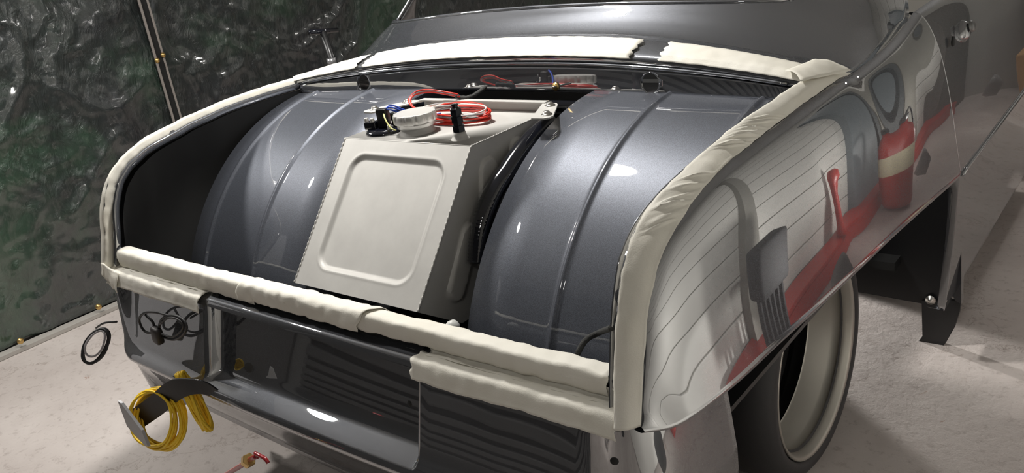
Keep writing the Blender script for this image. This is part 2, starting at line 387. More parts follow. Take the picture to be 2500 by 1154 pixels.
QEND = []
def quarter(sgn):
    NU, NV = 90, 40
    A = crs(ROUT[:-1] + [ROUT[-1]] + CREASE, NU); B = crs(LOW, NU); rows = []
    # match by share of length, pulled so that the deck corner meets the middle of the arch
    for i in range(NU):
        u = i / (NU - 1); a = A[i]; b_ = B[i]
        row = []
        bulge = .034 * min(1, u * 2.2) ** .8
        for j in range(NV):
            v = j / (NV - 1)
            p = a.lerp(b_, v)
            s = math.sin(PI * v ** .55)
            p = p + Vector((bulge * s, 0, bulge * .35 * s * (1 - v)))
            row.append(p)
        if i == NU - 1 and sgn > 0: QEND[:] = [p.copy() for p in row]
        # rolled flange at the arch
        e = row[-1]; inn = Vector((-1, 0, .15))
        for k, (dx, dz) in enumerate([(.003, -.005), (-.004, -.009), (-.012, -.008), (-.03, .0)]): row.append(e + Vector((dx, 0, dz)))
        rows.append(row)
    # inner strip under the tape from rail edge to the tape edge
    if sgn < 0: rows = mirror_pts(rows)
    return obj('rear_quarter_panel', grid_bm(rows), M_PAINT, car)
quarter(1); quarter(-1)

def rail(sgn):
    """fender edge under the tape, its inner face and the channel round the trunk opening"""
    n = 70; R = crs(RIMC, n); O = crs(ROUT, n); rows = []
    for i in range(n):
        u = i / (n - 1); r = R[i]; o_ = O[i].copy()
        mid = (r + o_) / 2 + (V((.25, -.35 * (1 - u), .5 * u + .35)).normalized() * .006)
        t = (R[min(i + 1, n - 1)] - R[max(i - 1, 0)]).normalized()
        inw = V((-1, 0, 0)); dn = t.cross(V((0, -1, 0)) if False else V((1, 0, 0))).normalized()
        if dn.z > 0 or dn.y < 0 and abs(dn.z) < .2: dn = -dn
        # dn points into the trunk (forward and down)
        dn = V((0, max(dn.y, 0) if dn.y > 0 else dn.y, dn.z))
        rows.append([o_, mid, r, r + dn * .008 + inw * .001, r + dn * .028 + inw * .004, r + dn * .032 + inw * .010, r + dn * .030 + inw * .014,
                     r + dn * .018 + inw * .017, r + dn * .016 + inw * .020, r + dn * .022 + inw * .023, r + dn * .034 + inw * .021, r + dn * .040 + inw * .014])
    if sgn < 0: rows = mirror_pts(rows)
    return obj('trunk_channel', grid_bm(rows), M_PAINT, car)
rail(1); rail(-1)

# ---- deck, pillars and roof: one skin from the trunk opening up
DR = [(1.872, 1.205, .893, 1.80, 1.150, 2.3), (1.868, 1.228, .893, 1.80, 1.172, 2.3), (1.880, 1.241, .900, 1.815, 1.184, 2.3), (1.93, 1.266, .920, 1.87, 1.178, 2.3),
      (1.965, 1.276, .926, 1.94, 1.158, 2.4), (1.995, 1.293, .931, 2.02, 1.153, 3), (2.015, 1.312, .934, 2.10, 1.156, 4), (2.028, 1.330, .934, 2.18, 1.163, 5.5),
      (2.04, 1.342, .933, 2.27, 1.172, 7), (2.07, 1.36, .931, 2.36, 1.186, 9), (2.13, 1.42, .930, 2.43, 1.205, 10), (2.22, 1.52, .91, 2.45, 1.30, 5),
      (2.34, 1.62, .87, 2.50, 1.45, 3.5), (2.55, 1.72, .80, 2.62, 1.58, 2.6), (3.0, 1.79, .74, 3.05, 1.66, 2.4), (3.5, 1.80, .74, 3.5, 1.68, 2.4), (4.2, 1.76, .74, 4.2, 1.66, 2.4)]
NC = 141
def sec(c, e, n=2.3):
    out = []
    for j in range(NC):
        u = -1 + 2 * j / (NC - 1); u = math.copysign(abs(u) ** .85, u); a = abs(u)
        out.append(Vector((u * e[0], c[0] + (e[1] - c[0]) * a ** 2.2, e[2] + (c[1] - e[2]) * (1 - a ** n))))
    return out
base = [sec((q[0], q[1]), (q[2], q[3], q[4]), q[5]) for q in DR]
cols = [crs([r[j] for r in base], 520) for j in range(NC)]
rows = [[cols[j][i] for j in range(NC)] for i in range(520)]
# window opening with rounded corners: the skin's vertices are snapped to the opening's outline
HW, CR = .760, .05
def lowz(x): return 1.338 - .036 * (abs(x) / .72) ** 2
def wedge(p):
    """signed depth inside the window opening"""
    if p.y < 2.0: return -1
    dz = p.z - lowz(p.x); dx = HW - .30 * max(0, p.z - 1.36) - abs(p.x); dt = 1.66 - p.z
    if dx < CR and dz < CR: d = CR - math.hypot(CR - dx, CR - dz)
    else: d = min(dx, dz)
    return min(d, dt)
dep = [[wedge(p) for p in r] for r in rows]; low_e = {}
for j in range(NC):
    for i in range(1, len(rows)):
        if dep[i][j] > 0:
            if dep[i - 1][j] <= 0 and dep[i - 1][j] > -.5:
                t = -dep[i - 1][j] / (dep[i][j] - dep[i - 1][j]); q = rows[i - 1][j].lerp(rows[i][j], t)
                if t > .5: rows[i][j] = q; dep[i][j] = 0
                else: rows[i - 1][j] = q; dep[i - 1][j] = 0
                low_e[j] = q
            break
def skipdeck(i, j): return sum(dep[a_][b_] > 1e-6 for a_, b_ in ((i, j), (i + 1, j), (i, j + 1), (i + 1, j + 1))) >= 2
js = [j for j in sorted(low_e) if abs(low_e[j].x) < HW - .012]
edge = [low_e[j] for j in js]
def side(sg, top):
    out = []
    for i in range(len(rows)):
        c = [j for j in range(NC) if dep[i][j] > 0 and rows[i][j].x * sg > 0]
        if c:
            j = max(c, key=lambda k: rows[i][k].x * sg)
            if rows[i][j].z > top: out.append(rows[i][j])
    return out[::14]
edge = side(-1, 1.40)[::-1] + edge + side(1, 1.40)
obj('window_channel', tube_bm(crs(edge[::1], 260), .0055, 8), M_PAINT, car)
obj('window_channel', tube_bm(crs([p + V((0, .018, -.003)) for p in edge], 260), .0055, 8), M_PAINT, car)
deck = obj('deck_and_roof', grid_bm(rows, skip=skipdeck), M_PAINT, car); solid(deck, .004)

# ---- bulkhead under the front edge of the opening, with two round holes
top = [U(p, 1, 1.87 - .07 * (x / .9) ** 2) for p, x in ()]
NB = 121; rows = []
def lipz(x): return 1.213 - .040 * (abs(x) / .85) ** 2.3
def lipy(x): return 1.868 - .068 * (abs(x) / .88) ** 2
for k in range(9):
    v = k / 8; r = []
    for j in range(NB):
        x = -.87 + 1.74 * j / (NB - 1)
        r.append(Vector((x, lipy(x) - .006 * v, (lipz(x) - .012) * (1 - v) + (1.131 + .004 * (x / .8) ** 2) * v)))
    rows.append(r)
bm = grid_bm(rows)
bk = obj('bulkhead', bm, M_PAINT, None)
solid(bk, .002)
cutters = []
HOLES = (U((889, 201), 1, 1.838), U((1587, 203), 1, 1.838))
for hc_ in HOLES:
    c = obj('cut', lathe_bm([(0, -.1), (.026, -.1), (.026, .1), (0, .1)], hc_, (0, -1, .1), 40), M_DARK)
    md = bk.modifiers.new('hole', 'BOOLEAN'); md.object = c; md.operation = 'DIFFERENCE'; md.solver = 'EXACT'; cutters.append(c)
bpy.context.view_layer.update()
me = bpy.data.meshes.new_from_object(bk.evaluated_get(bpy.context.evaluated_depsgraph_get()))
bk.modifiers.clear(); bk.data = me
for c in cutters: bpy.data.objects.remove(c)
bk.parent = car; bk.matrix_parent_inverse = car.matrix_world.inverted()
# rolled lips round the opening's front edge
for dy, dz, r in ((-.004, -.004, .0045), (.012, .012, .004)):
    P = [Vector((x, lipy(x) + dy, lipz(x) + dz)) for x in [-.85 + 1.7 * i / 60 for i in range(61)]]
    obj('opening_lip', tube_bm(P, r, 8), M_PAINT, car)
for hc_ in HOLES:
    obj('hole_rim', tube_bm([hc_ + Vector((.0262 * math.cos(a), .003 * math.sin(a), .0262 * math.sin(a))) for a in [2 * PI * k / 32 for k in range(33)]], .0012, 6), M_PAINT, car)
# shelf behind the holes
obj('parcel_shelf', box_bm((0, 2.06, 1.08), (1.5, .30, .01)), M_DARK, car, False)
obj('cabin_bulkhead', box_bm((0, 2.22, .70), (1.0, .012, 1.05)), M_DARK, car, False)

# ---- inner sides, trunk floor
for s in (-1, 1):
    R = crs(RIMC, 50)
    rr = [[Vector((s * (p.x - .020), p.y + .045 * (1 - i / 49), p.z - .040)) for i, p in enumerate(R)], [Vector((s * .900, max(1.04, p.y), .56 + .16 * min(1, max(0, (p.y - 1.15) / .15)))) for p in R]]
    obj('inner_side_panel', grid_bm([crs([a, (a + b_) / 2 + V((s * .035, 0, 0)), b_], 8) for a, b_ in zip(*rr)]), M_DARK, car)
obj('trunk_floor', box_bm((0, 1.50, .575), (1.74, .96, .012)), M_BLACK, car, False)

# ---- wheel tubs
TC, TZ, TR = 1.867, .450, .687
def tub(s):
    xs = [.300, .304, .42] + [.522, .528, .532, .536, .540, .544, .548, .552, .558] + [.67, .772, .778, .782, .787, .792, .797, .802, .808, .872, .877]
    def rib(x):
        d = min(abs(x - .540), abs(x - .790)); return .007 * math.exp(-(d / .0065) ** 2)
    rows = []
    A0, A1, n = math.radians(210), math.radians(62), 90
    for i in range(n):
        a = A0 + (A1 - A0) * i / (n - 1); row = []
        for x in xs:
            rr = TR + rib(x)
            if x < .302 or x > .874: rr -= .006
            row.append(Vector((s * x, TC + math.cos(a) * rr, TZ + math.sin(a) * rr)))
        rows.append(row)
    o = obj('wheel_tub', grid_bm(rows), M_TUB, car)
    # side walls
    for x in (.300,):
        bm = bmesh.new(); c = bm.verts.new((s * x, TC, TZ + .1)); vs = []
        for i in range(n):
            a = A0 + (A1 - A0) * i / (n - 1); vs.append(bm.verts.new((s * x, TC + math.cos(a) * (TR - .006), TZ + math.sin(a) * (TR - .006))))
        for p, q in zip(vs, vs[1:]): bm.faces.new((c, p, q))
        obj('tub_side', bm, M_TUB if x < .5 else M_DARK, car)
    # lower kick panel where the tub meets the floor
    obj('tub_foot', box_bm((s * .586, 1.235, .63), (.58, .016, .11), bev=.004), M_TUB, car, False)
tub(1); tub(-1)

# ---- rear panel with number plate recess
PLAN = [(-.945, 1.27), (-.943, 1.16), (-.935, 1.07), (-.915, 1.005), (-.88, .972), (-.80, .958), (-.60, .950), (-.405, .945), (-.385, .945),
        (0, .940), (.385, .945), (.405, .945), (.60, .950), (.80, .958), (.88, .972), (.915, 1.005), (.935, 1.07), (.943, 1.16), (.945, 1.27)]
def planpts():
    P = [Vector((x, y, 0)) for x, y in PLAN]; out = crs(P[:8], 46)
    out += [Vector((x, .945 - .005 * (1 - (x / .4) ** 2), 0)) for x in [-.40, -.395, -.390, -.385, -.380, -.375] + [-.36 + .72 * i / 24 for i in range(25)] + [.375, .380, .385, .390, .395, .40]]
    out += crs(P[11:], 46); return out
PP = planpts()
ZP = [(.812, .072), (.808, .064), (.800, .058), (.78, .052), (.74, .042), (.70, .031), (.66, .020), (.62, .009), (.60, .004), (.592, -.001), (.585, -.007), (.577, -.015), (.570, -.021), (.562, -.025), (.554, -.025), (.546, -.020), (.538, -.008), (.52, .006), (.49, .024),
      (.46, .038), (.42, .060), (.38, .088), (.35, .110), (.335, .118), (.325, .117), (.318, .122)]
rows = []
for z, dy in ZP:
    r = []
    for p in PP:
        k = min(1, max(0, 1 - (abs(p.x) - .80) / .12)); x, y = p.x, p.y + dy * (k if abs(p.x) > .8 else 1)
        if abs(p.x) > .86: x = p.x * (1 - .04 * max(0, dy) / .1)
        h = 0
        if z > .578:
            e = min(1, max(0, (.395 - abs(p.x)) / .012)); h = e * (.044 if z < .60 else .046 + .03 * (z - .6))
            if z < .586: h *= .93
        # faint pressed shape under the opening
        r.append(Vector((x, y + h, z)))
    rows.append(r)
rp = obj('rear_panel', grid_bm(rows), M_PAINT, car); solid(rp, .002)
# pressed bead lines of the recess, small bolt hole
P = [(-.40, .975, .772)] if False else None
def rec(p, z): return U(p, 1, 1.0 + .035 * (z - .6) / .2)
bead = [U(q, 1, 1.018) for q in [(828, 778), (836, 800), (850, 812), (900, 826), (970, 843), (1012, 853), (1030, 866), (1034, 880)]]
obj('pressed_bead', tube_bm(crs(bead, 40), .0022, 6), M_PAINT, car)
obj('fixing_hole', lathe_bm([(0, .001), (.006, .001), (.007, 0)], U((1000, 985), 1, .992), (0, -1, .2), 14), M_DARK, car)

obj('fixing_hole', lathe_bm([(0, .001), (.0065, .001), (.0075, 0)], U((1500, 1125), 1, .945), (.4, -.9, .1), 14), M_DARK, car)
# ---- sill along the bottom of the trunk opening
prof = [(1.062, .800), (1.056, .845), (1.050, .856), (1.043, .859), (1.018, .859), (1.014, .855), (1.014, .845), (1.030, .842), (1.040, .825), (1.038, .808), (1.004, .802), (.996, .80), (.990, .785)]
rows = []
for i in range(61):
    x = -.855 + 1.71 * i / 60
    rows.append([Vector((x, y - .006 + .006 * (x / .85) ** 2, z)) for y, z in prof])
obj('trunk_sill', grid_bm(rows), M_PAINT, car)

# ---- door
GAPPX = [(2238, 28), (2278, 55), (2303, 95), (2321, 160), (2333, 250), (2341, 340), (2348, 428), (2350, 560), (2349, 738)]
ZS = [1.204, 1.165, 1.10, 1.00, .88, .76, .64, .62, .60, .40, .13]
XS = [.932, .958, .985, 1.010, 1.018, 1.008, .988, .980, .986, .985, .975]
GY = [2.475, 2.60, 2.66, 2.72, 2.765, 2.80, 2.835, 2.84, 2.845, 2.89, 2.93]
start = crs(QEND, 46) + crs([QEND[-1] + V((-.004, .006, -.012)), QEND[-1] + V((-.012, .03, -.08)), QEND[-1] + V((-.025, .06, -.25)), QEND[-1] + V((-.045, .085, -.47)), QEND[-1] + V((-.050, .09, -.50))], 24)
secs = []
for y in (0, .03, .3, .7, 1.2, 1.9, 2.6):
    secs.append([p + V((0, (2.8 - p.y) * min(1, y / 1.2) * .8 + y + .004, .02 * y)) for p in start])
rows = [crs([s_[k] for s_ in secs], 40) for k in range(len(start))]
for r in rows: r[0:1] = [r[0], r[0].lerp(r[1], .05), r[0].lerp(r[1], .2)]; r.insert(0, r[0] + V((-.0025, -.0012, 0))); r.insert(0, r[0] + V((-.022, .003, 0))); 
edge = [p + V((-.03, 0, .004)) for p in rows[-1]]; rows.append(edge)
door = obj('door', grid_bm(rows), M_PAINT, car)
Pm = [V((QEND[-1].x + .002, QEND[-1].y + .012 + y, QEND[-1].z - .006 + .02 * y)) for y in [0, .3, .7, 1.2, 1.9, 2.6]]
obj('door_moulding', tube_bm(crs(Pm, 50), .006, 8), M_PAINT, door)
# door handle base and lock hole
hc = U((2352, 76), 0, .990)
bm = lathe_bm([(0, .016), (.018, .016), (.024, .012), (.031, .002), (.033, -.01)], hc, (1, -.1, .25), 32, mod=lambda a, i: 1 + .18 * math.cos(2 * a + .6))
obj('handle_base', bm, M_PAINT, door)
obj('lock_barrel', lathe_bm([(0, .024), (.014, .024), (.017, .016)], hc + V((.003, .008, .008)), (1, -.1, .25), 24), mat('grey_lock', (.2, .2, .2), .35, .6), door)
hh = U((2325, 101), 0, .994)
obj('handle_hole', lathe_bm([(0, .004), (.011, .004), (.012, 0)], hh, (1, -.1, .2), 24, mod=lambda a, i: 1 + .35 * math.cos(2 * a)), M_DARK, door)

# ---- black inner panels behind the rear wheel arch
pn = [U(p, 1, 2.80) for p in [(2080, 690), (2115, 715), (2252, 741), (2345, 745), (2345, 420), (2250, 470), (2160, 560)]]
def ypoly(pts, y): return [U(p, 1, y) for p in pts]
obj('splash_panel', prism_bm(ypoly([(2060, 707), (2115, 716), (2252, 741), (2320, 741), (2330, 400), (2180, 470), (2040, 640)], 2.87), (0, .01, 0)), M_BLACK, car, False)
obj('door_pillar', prism_bm(ypoly([(2314, 420), (2342, 405), (2347, 500), (2347, 742), (2334, 735), (2312, 700)], 2.84), (0, .03, 0)), M_GLOSSBLACK, car, False)
obj('rocker_end', prism_bm(ypoly([(2250, 735), (2346, 735), (2343, 760), (2330, 800), (2310, 835), (2290, 860), (2272, 870), (2256, 862), (2232, 861), (2228, 853), (2252, 820)], 2.86), (0, .02, 0)), M_BLACK, car, False)
obj('panel_bolt', lathe_bm([(0, .012), (.007, .011), (.009, .006), (.016, .004), (.017, 0)], U((2272, 732), 1, 2.86), (0, -1, 0), 16), M_STEEL, car)
obj('inner_arch', box_bm((.45, 2.55, .62), (.02, .9, .5)), M_DARK, car, False)
obj('under_floor', box_bm((0, 3.4, .30), (1.6, 1.2, .03)), M_DARK, car, False)
obj('rocker_box', box_bm((.84, 3.7, .26), (.20, 1.6, .16)), M_DARK, car, False)

# ---- wheels
WY, WZ, WR = 2.035, .356, .353
def wheel(x, s, y=WY):
    c = (x, y, WZ); ax = (s, 0, 0)
    rim = obj('wheel', lathe_bm([(.283, -.012), (.287, .0), (.283, .004), (.279, .0), (.274, -.004), (.272, -.014), (.268, -.018), (.268, -.030), (.266, -.060), (.262, -.063), (.260, -.122), (.256, -.126)], c, ax, 96), M_RIM, car)
    obj('tyre', lathe_bm([(.270, -.30), (.290, -.315), (.335, -.30), (.350, -.275), (.353, -.24), (.353, -.20), (.349, -.197), (.349, -.19), (.353, -.187), (.353, -.115), (.349, -.112), (.349, -.105), (.353, -.102), (.353, -.05), (.346, -.025), (.333, -.006), (.315, .006), (.298, .006), (.290, -.002), (.284, -.014), (.262, -.03)], c, ax, 128), M_RUBBER, rim)
    obj('hub', lathe_bm([(0, -.11), (.030, -.11), (.038, -.12), (.040, -.165), (.10, -.175), (.262, -.178)], c, ax, 48), M_DARK if False else mat('dark_hub', (.012, .012, .012), .6, 0), rim)
    return rim
wheel(.82, 1); wheel(-.82, -1); wheel(.82, 1, 5.0); wheel(-.82, -1, 5.0)

# ---- rear frame tubes beside the tank and a loose grommet hose
P = [U(p, 0, .262) for p in [(1345, 300), (1318, 322), (1290, 350), (1262, 385), (1238, 420), (1213, 455), (1192, 500), (1178, 545), (1170, 590), (1166, 640)]]
P = crs(P, 120)
fr = obj('frame_tube', tube_bm(P, lambda t: .025 + (.0012 * math.sin(t * 330) if t > .68 else 0), 20), M_GLOSSBLACK, car)
fr2 = obj('frame_tube', tube_bm([Vector((-p.x, p.y, p.z)) for p in P], .0195, 20), M_GLOSSBLACK, car)
obj('cross_bar', tube_bm([(-.30, 1.80, 1.105), (.30, 1.80, 1.105)], .018, 16), M_GLOSSBLACK, car)

# ---- bumper bracket
def ribbonpx(name, pts, w_, th, m, parent, y=None):
    P = [V(p) for p in pts]; T, N = frames(P); bm = bmesh.new(); rings = []
    for i, p in enumerate(P):
        up = V((0, 0, 1)); up = (up - T[i] * up.dot(T[i])).normalized(); sd = T[i].cross(up); ww = w_(i / (len(P) - 1)) if callable(w_) else w_
        rings.append([bm.verts.new(p + up * a * ww + sd * b_ * th) for a, b_ in ((.5, .5), (-.5, .5), (-.5, -.5), (.5, -.5))])
    for A, B in zip(rings, rings[1:]):
        for k in range(4): bm.faces.new((A[k], A[(k + 1) % 4], B[(k + 1) % 4], B[k]))
    bm.faces.new(rings[0][::-1]); bm.faces.new(rings[-1]); return obj(name, bm, m, parent, False)
br = [U((563, 985), 1, .935), U((520, 955), 1, .925), U((480, 943), 1, .905), U((430, 950), 1, .88), U((380, 990), 1, .85), U((330, 1025), 1, .82)]
BR = ribbonpx('bumper_bracket', crs(br, 40), lambda t: .018 + .040 * min(1, t * 2.2), .005, M_BLACK, car)
pl = [U(p, 1, .755) for p in [(287, 978), (295, 984), (345, 1050), (361, 1090), (352, 1086), (310, 1040)]]
obj('bracket_plate', prism_bm(pl, (.004, .006, 0)), mat('grey_plate', (.35, .35, .36), .45, .3), BR, False)

# ------------------------------------------------------------------ fuel tank
tank = thing('fuel_tank', 'bare aluminium fuel tank standing between the two wheel tubs', 'fuel tank', (0, 1.45, .60))
HX = .2277
def tank_shell():
    zt = 1.106; F0 = V((0, 1.434, zt)); F1 = V((0, 1.168, .792))
    n = 120; m = 110; rows = []
    dirv = (F1 - F0); L = dirv.length; dirv /= L; nor = V((0, -dirv.z, dirv.y)) ; nor = V((0, -abs(nor.y), abs(nor.z)))
    def press(x, v):
        # rounded rectangle pressed into the face
        cx, hx, c, r = 0.0, .168, L * .49, .045
        hz = L * .375
        dx, dz = abs(x - cx) - (hx - r), abs(v - c) - (hz - r)
        d = math.hypot(max(dx, 0), max(dz, 0)) + min(max(dx, dz), 0) - r
        t = min(1, max(0, .5 - d / .016)); t = t * t * (3 - 2 * t)
        rim_ = math.exp(-((d - .004) / .005) ** 2)
        return -.007 * t + .0012 * rim_
    for i in range(n):
        v = L * i / (n - 1); row = []
        for j in range(m):
            x = -HX + 2 * HX * j / (m - 1); row.append(F0 + dirv * v + V((x, 0, 0)) + nor * press(x, v))
        rows.append(row)
    bm = grid_bm(rows)
    # remaining faces
    back = 1.745; zb = .70
    def face(pts): bm.faces.new([bm.verts.new(p) for p in pts])
    face([(-HX, 1.434, zt), (HX, 1.434, zt), (HX, back, zt), (-HX, back, zt)])
    face([(-HX, 1.168, .792), (HX, 1.168, .792), (HX, 1.30, zb), (-HX, 1.30, zb)])
    face([(-HX, 1.30, zb), (HX, 1.30, zb), (HX, back, zb), (-HX, back, zb)])
    face([(-HX, back, zt), (HX, back, zt), (HX, back, zb), (-HX, back, zb)])
    # sides with pressed ovals
    for s in (-1, 1):
        NS = 100; rws = []
        for i in range(NS):
            f = i / (NS - 1); z = zt + (zb - zt) * f
            y0 = 1.434 + (1.168 - 1.434) * min(1, (zt - z) / (zt - .792)) if z > .792 else 1.168 + (1.30 - 1.168) * (.792 - z) / (.792 - zb)
            row = []
            for j in range(NS):
                y = y0 + (back - y0) * j / (NS - 1); d = 0
                for (a, b_, rr) in (((1.375, .90), (1.30, .79), .033), ((1.48, 1.03), (1.42, .80), .036), ((1.60, 1.045), (1.56, .80), .036)):
                    a2, b2 = V((a[0], a[1])), V((b_[0], b_[1])); q = V((y, z)); ab = b2 - a2; t = max(0, min(1, (q - a2).dot(ab) / ab.dot(ab))); dd = (q - a2 - ab * t).length
                    k = min(1, max(0, (rr - dd) / .008)); d = max(d, k * k * (3 - 2 * k))
                row.append(Vector((s * (HX + .008 * d), y, z)))
            rws.append(row)
        grid_bm(rws, bm=bm)
    bmesh.ops.remove_doubles(bm, verts=bm.verts, dist=.0004)
    return obj('tank_shell', bm, M_ALU, tank, True, 35)
tank_shell()
def bead_line(a, b_, r=.0022, n=110, name='weld_bead'):
    a, b_ = V(a), V(b_); P = [a.lerp(b_, i / n) for i in range(n + 1)]
    return obj(name, tube_bm(P, lambda t: r * (1 + .45 * math.sin(t * n * PI * .5)), 8), M_ALU, tank)
bead_line((HX, 1.434, 1.106), (HX, 1.168, .792)); bead_line((-HX, 1.434, 1.106), (-HX, 1.168, .792)); bead_line((HX, 1.434, 1.106), (HX, 1.72, 1.106), .0018)
obj('top_fold', tube_bm([(-HX, 1.435, 1.1045), (HX, 1.435, 1.1045)], .0022, 8), M_ALU, tank)
# rear mounting angle across the tank
obj('mounting_angle', box_bm((0, 1.752, 1.118), (.46, .004, .03)), M_ALU, tank, False)
obj('mounting_angle', box_bm((0, 1.742, 1.133), (.46, .022, .004)), M_ALU, tank, False)
def tab(s):
    cs = [V((s * .232, 1.741, 1.128)), V((s * .290, 1.741, 1.128)), V((s * .292, 1.728, 1.128)), V((s * .338, 1.622, 1.128)), V((s * .338, 1.606, 1.128)), V((s * .325, 1.594, 1.128)), V((s * .240, 1.591, 1.128))]
    cs = [V((s * .218, 1.741, 1.128)), V((s * .262, 1.741, 1.128)), V((s * .275, 1.728, 1.128)), V((s * .335, 1.625, 1.128)), V((s * .337, 1.608, 1.128)), V((s * .325, 1.596, 1.128)), V((s * .290, 1.594, 1.128))]
    if s < 0: cs = [V((-abs(c.x) , c.y, c.z)) for c in cs]
    k = obj('mounting_bracket', prism_bm(cs, (0, 0, .004)), M_ALU, tank, False)
    for q in ((.262, 1.712), (.313, 1.628)):
        q = (s * q[0], q[1], 1.132)
        obj('bolt', lathe_bm([(.0, .010), (.006, .010), (.009, .007), (.010, .003), (.014, .0025), (.0145, 0)], q, (0, 0, 1), 20), M_STEEL, k)
tab(1); tab(-1)
# filler neck, cap, vent fitting
cc = V((-.036, 1.520, 1.106))
obj('filler_neck', lathe_bm([(.049, 0), (.046, .006), (.043, .012), (.043, .022)], cc, (0, 0, 1), 48, mod=lambda a, i: 1 + (.012 * math.sin(24 * a) if i < 2 else 0)), M_ALU, tank)
obj('filler_cap', lathe_bm([(.050, .018), (.050, .025), (.052, .028), (.056, .029), (.058, .032), (.058, .049), (.056, .053), (.050, .0545), (.047, .0535), (.030, .0538), (0, .054)], cc, (0, 0, 1), 144,
                           mod=lambda a, i: (1 - .055 * max(0, math.cos(12 * a)) ** 2) if 3 <= i <= 6 else 1), M_POL, tank, True, 40)
fc = V((.148, 1.484, 1.106))
obj('vent_boss', lathe_bm([(.024, 0), (.019, .006), (.016, .012), (.0155, .018), (0, .018)], fc, (0, 0, 1), 28), M_ALU, tank)
hexm = lambda a, i: 1 / math.cos(((a + PI / 6) % (PI / 3)) - PI / 6) * .93
obj('vent_fitting', lathe_bm([(.0125, 0.0138), (.0125, 0.0189), (.0155, 0.0198), (.0155, 0.0344), (.0120, 0.0353), (.0120, 0.0404), (.0150, 0.0413), (.0150, 0.0568), (.0118, 0.0576), (.0118, 0.0602), (.0145, 0.0611), (.0145, 0.0748), (.010, 0.0783), (.0075, 0.0791), (.0075, 0.0834), (.009, 0.0843), (.009, 0.0869), (0, 0.0877)], fc, (0, 0, 1), 36, mod=hexm), M_GLOSSBLACK, tank, True, 30)
# sender unit
sc = V((-.145, 1.505, 1.106)); sd = thing('fuel_sender', 'round black fuel level sender with blue wires on the tank top', 'fuel sender', sc)
obj('flange', lathe_bm([(.052, 0), (.052, .007), (.048, .009), (.046, .012), (.040, .013), (0, .013)], sc, (0, 0, 1), 48), M_GLOSSBLACK, sd)
obj('clamp_block', box_bm(sc + V((-.030, -.016, .022)), (.034, .026, .020), rot=Matrix.Rotation(.3, 3, 'Z'), bev=.003), M_GLOSSBLACK, sd)
obj('connector', box_bm(sc + V((.000, .004, .038)), (.030, .024, .050), rot=Matrix.Rotation(.3, 3, 'Z'), bev=.003), M_BLACK, sd)
obj('connector', box_bm(sc + V((.030, .018, .032)), (.018, .018, .036), rot=Matrix.Rotation(.3, 3, 'Z'), bev=.003), M_BLACK, sd)
obj('terminal_post', tube_bm([sc + V((-.026, .010, .010)), sc + V((-.026, .010, .055))], .0028, 8), M_BLACK, sd)
for q in ((-.041, -.022), (-.018, -.022), (.036, -.014), (.02, .042), (-.036, .026)):
    obj('cap_screw', lathe_bm([(.0, .011), (.005, .011), (.006, .009), (.006, 0)], sc + V((q[0], q[1], .013 if q[0] > 0 or q[1] > 0 else .032)), (0, 0, 1), 14), M_POL, sd)
for k, (m_, dz) in enumerate(((M_BLUEW, 0), (M_BLUEW, .006), (M_YELW, .002), (M_BLUEW, .010))):
    if m_ is M_YELW: P = [sc + V((.010, -.002, .052)), sc + V((.028, -.016, .040)), sc + V((.050, -.024, .020)), sc + V((.066, -.020, .012))]
    else: P = [sc + V((.004 + k * .002, .006, .060)), sc + V((.022, .012 + k * .003, .058 + dz)), sc + V((.050, .04, .040 + dz)), sc + V((.080, .075, .018 + dz)), sc + V((.11, .11, .014 + dz))]
    obj('lead', tube_bm(crs(P, 24), .0022, 8), m_, sd)

# ---- red wiring coil
wc = thing('wiring_coil', 'coil of red and grey wire lying on the tank top', 'wire', (.05, 1.63, 1.108))
for k in range(15):
    m_ = [M_RED, M_RED, M_GREYW, M_RED, M_WHITEW][k % 5]; P = []
    ra_, rb_ = .158 - .005 * (k % 5), .055 - .003 * (k % 4); ph = random.random() * 6; zz = 1.112 + .0045 * (k // 3) + .002 * (k % 3)
    for i in range(41):
        a = 2 * PI * i / 40; wob = 1 + .05 * math.sin(3 * a + ph)
        x, y = ra_ * math.cos(a) * wob, rb_ * math.sin(a) * wob
        P.append(V((-.015 + x * .86 + y * .25, 1.640 + y + x * -.12, zz + .004 * math.sin(2 * a + ph) + .006 * max(0, math.sin(a)))))
    obj('wire', tube_bm(P, .0024, 7, caps=False), m_, wc)
for k, (m_) in enumerate((M_RED, M_GREYW, M_RED)):
    o2 = .004 * k
    px = [(1030, 268), (1008, 262), (998, 248), (1003, 235), (1020, 225), (1050, 222), (1085, 227), (1118, 233)]
    ys = [1.64, 1.66, 1.68, 1.70, 1.71, 1.72, 1.735, 1.74]
    P = [U((p[0] + (0, 1, 2)[k] * 2, p[1] + (-3, 0, 3)[k] * (1 if i > 3 else .2)), 1, y) for i, (p, y) in enumerate(zip(px, ys))]
    obj('lead', tube_bm(crs(P, 40), .0024, 7), m_, wc)
P = [U(p, 1, y) for p, y in zip([(1112, 233), (1130, 239), (1150, 236), (1168, 226), (1184, 213)], [1.74, 1.75, 1.765, 1.79, 1.835])]
obj('cloth_sleeve', tube_bm(crs(P, 30), lambda t: .0062 + .0008 * math.sin(40 * t), 10), M_LOOM, wc)
# bulkhead screw
t_ = thing('bulkhead_screw', 'small screw with washer in the middle of the bulkhead', 'screw', U((1357, 211), 1, 1.855))
obj('washer', lathe_bm([(0, .003), (.011, .003), (.011, 0)], U((1357, 211), 1, 1.857), (0, -1, .1), 20), M_BRASS, t_)
obj('shank', tube_bm([U((1357, 211), 1, 1.857), U((1352, 212), 1, 1.82)], .003, 8), M_STEEL, t_)

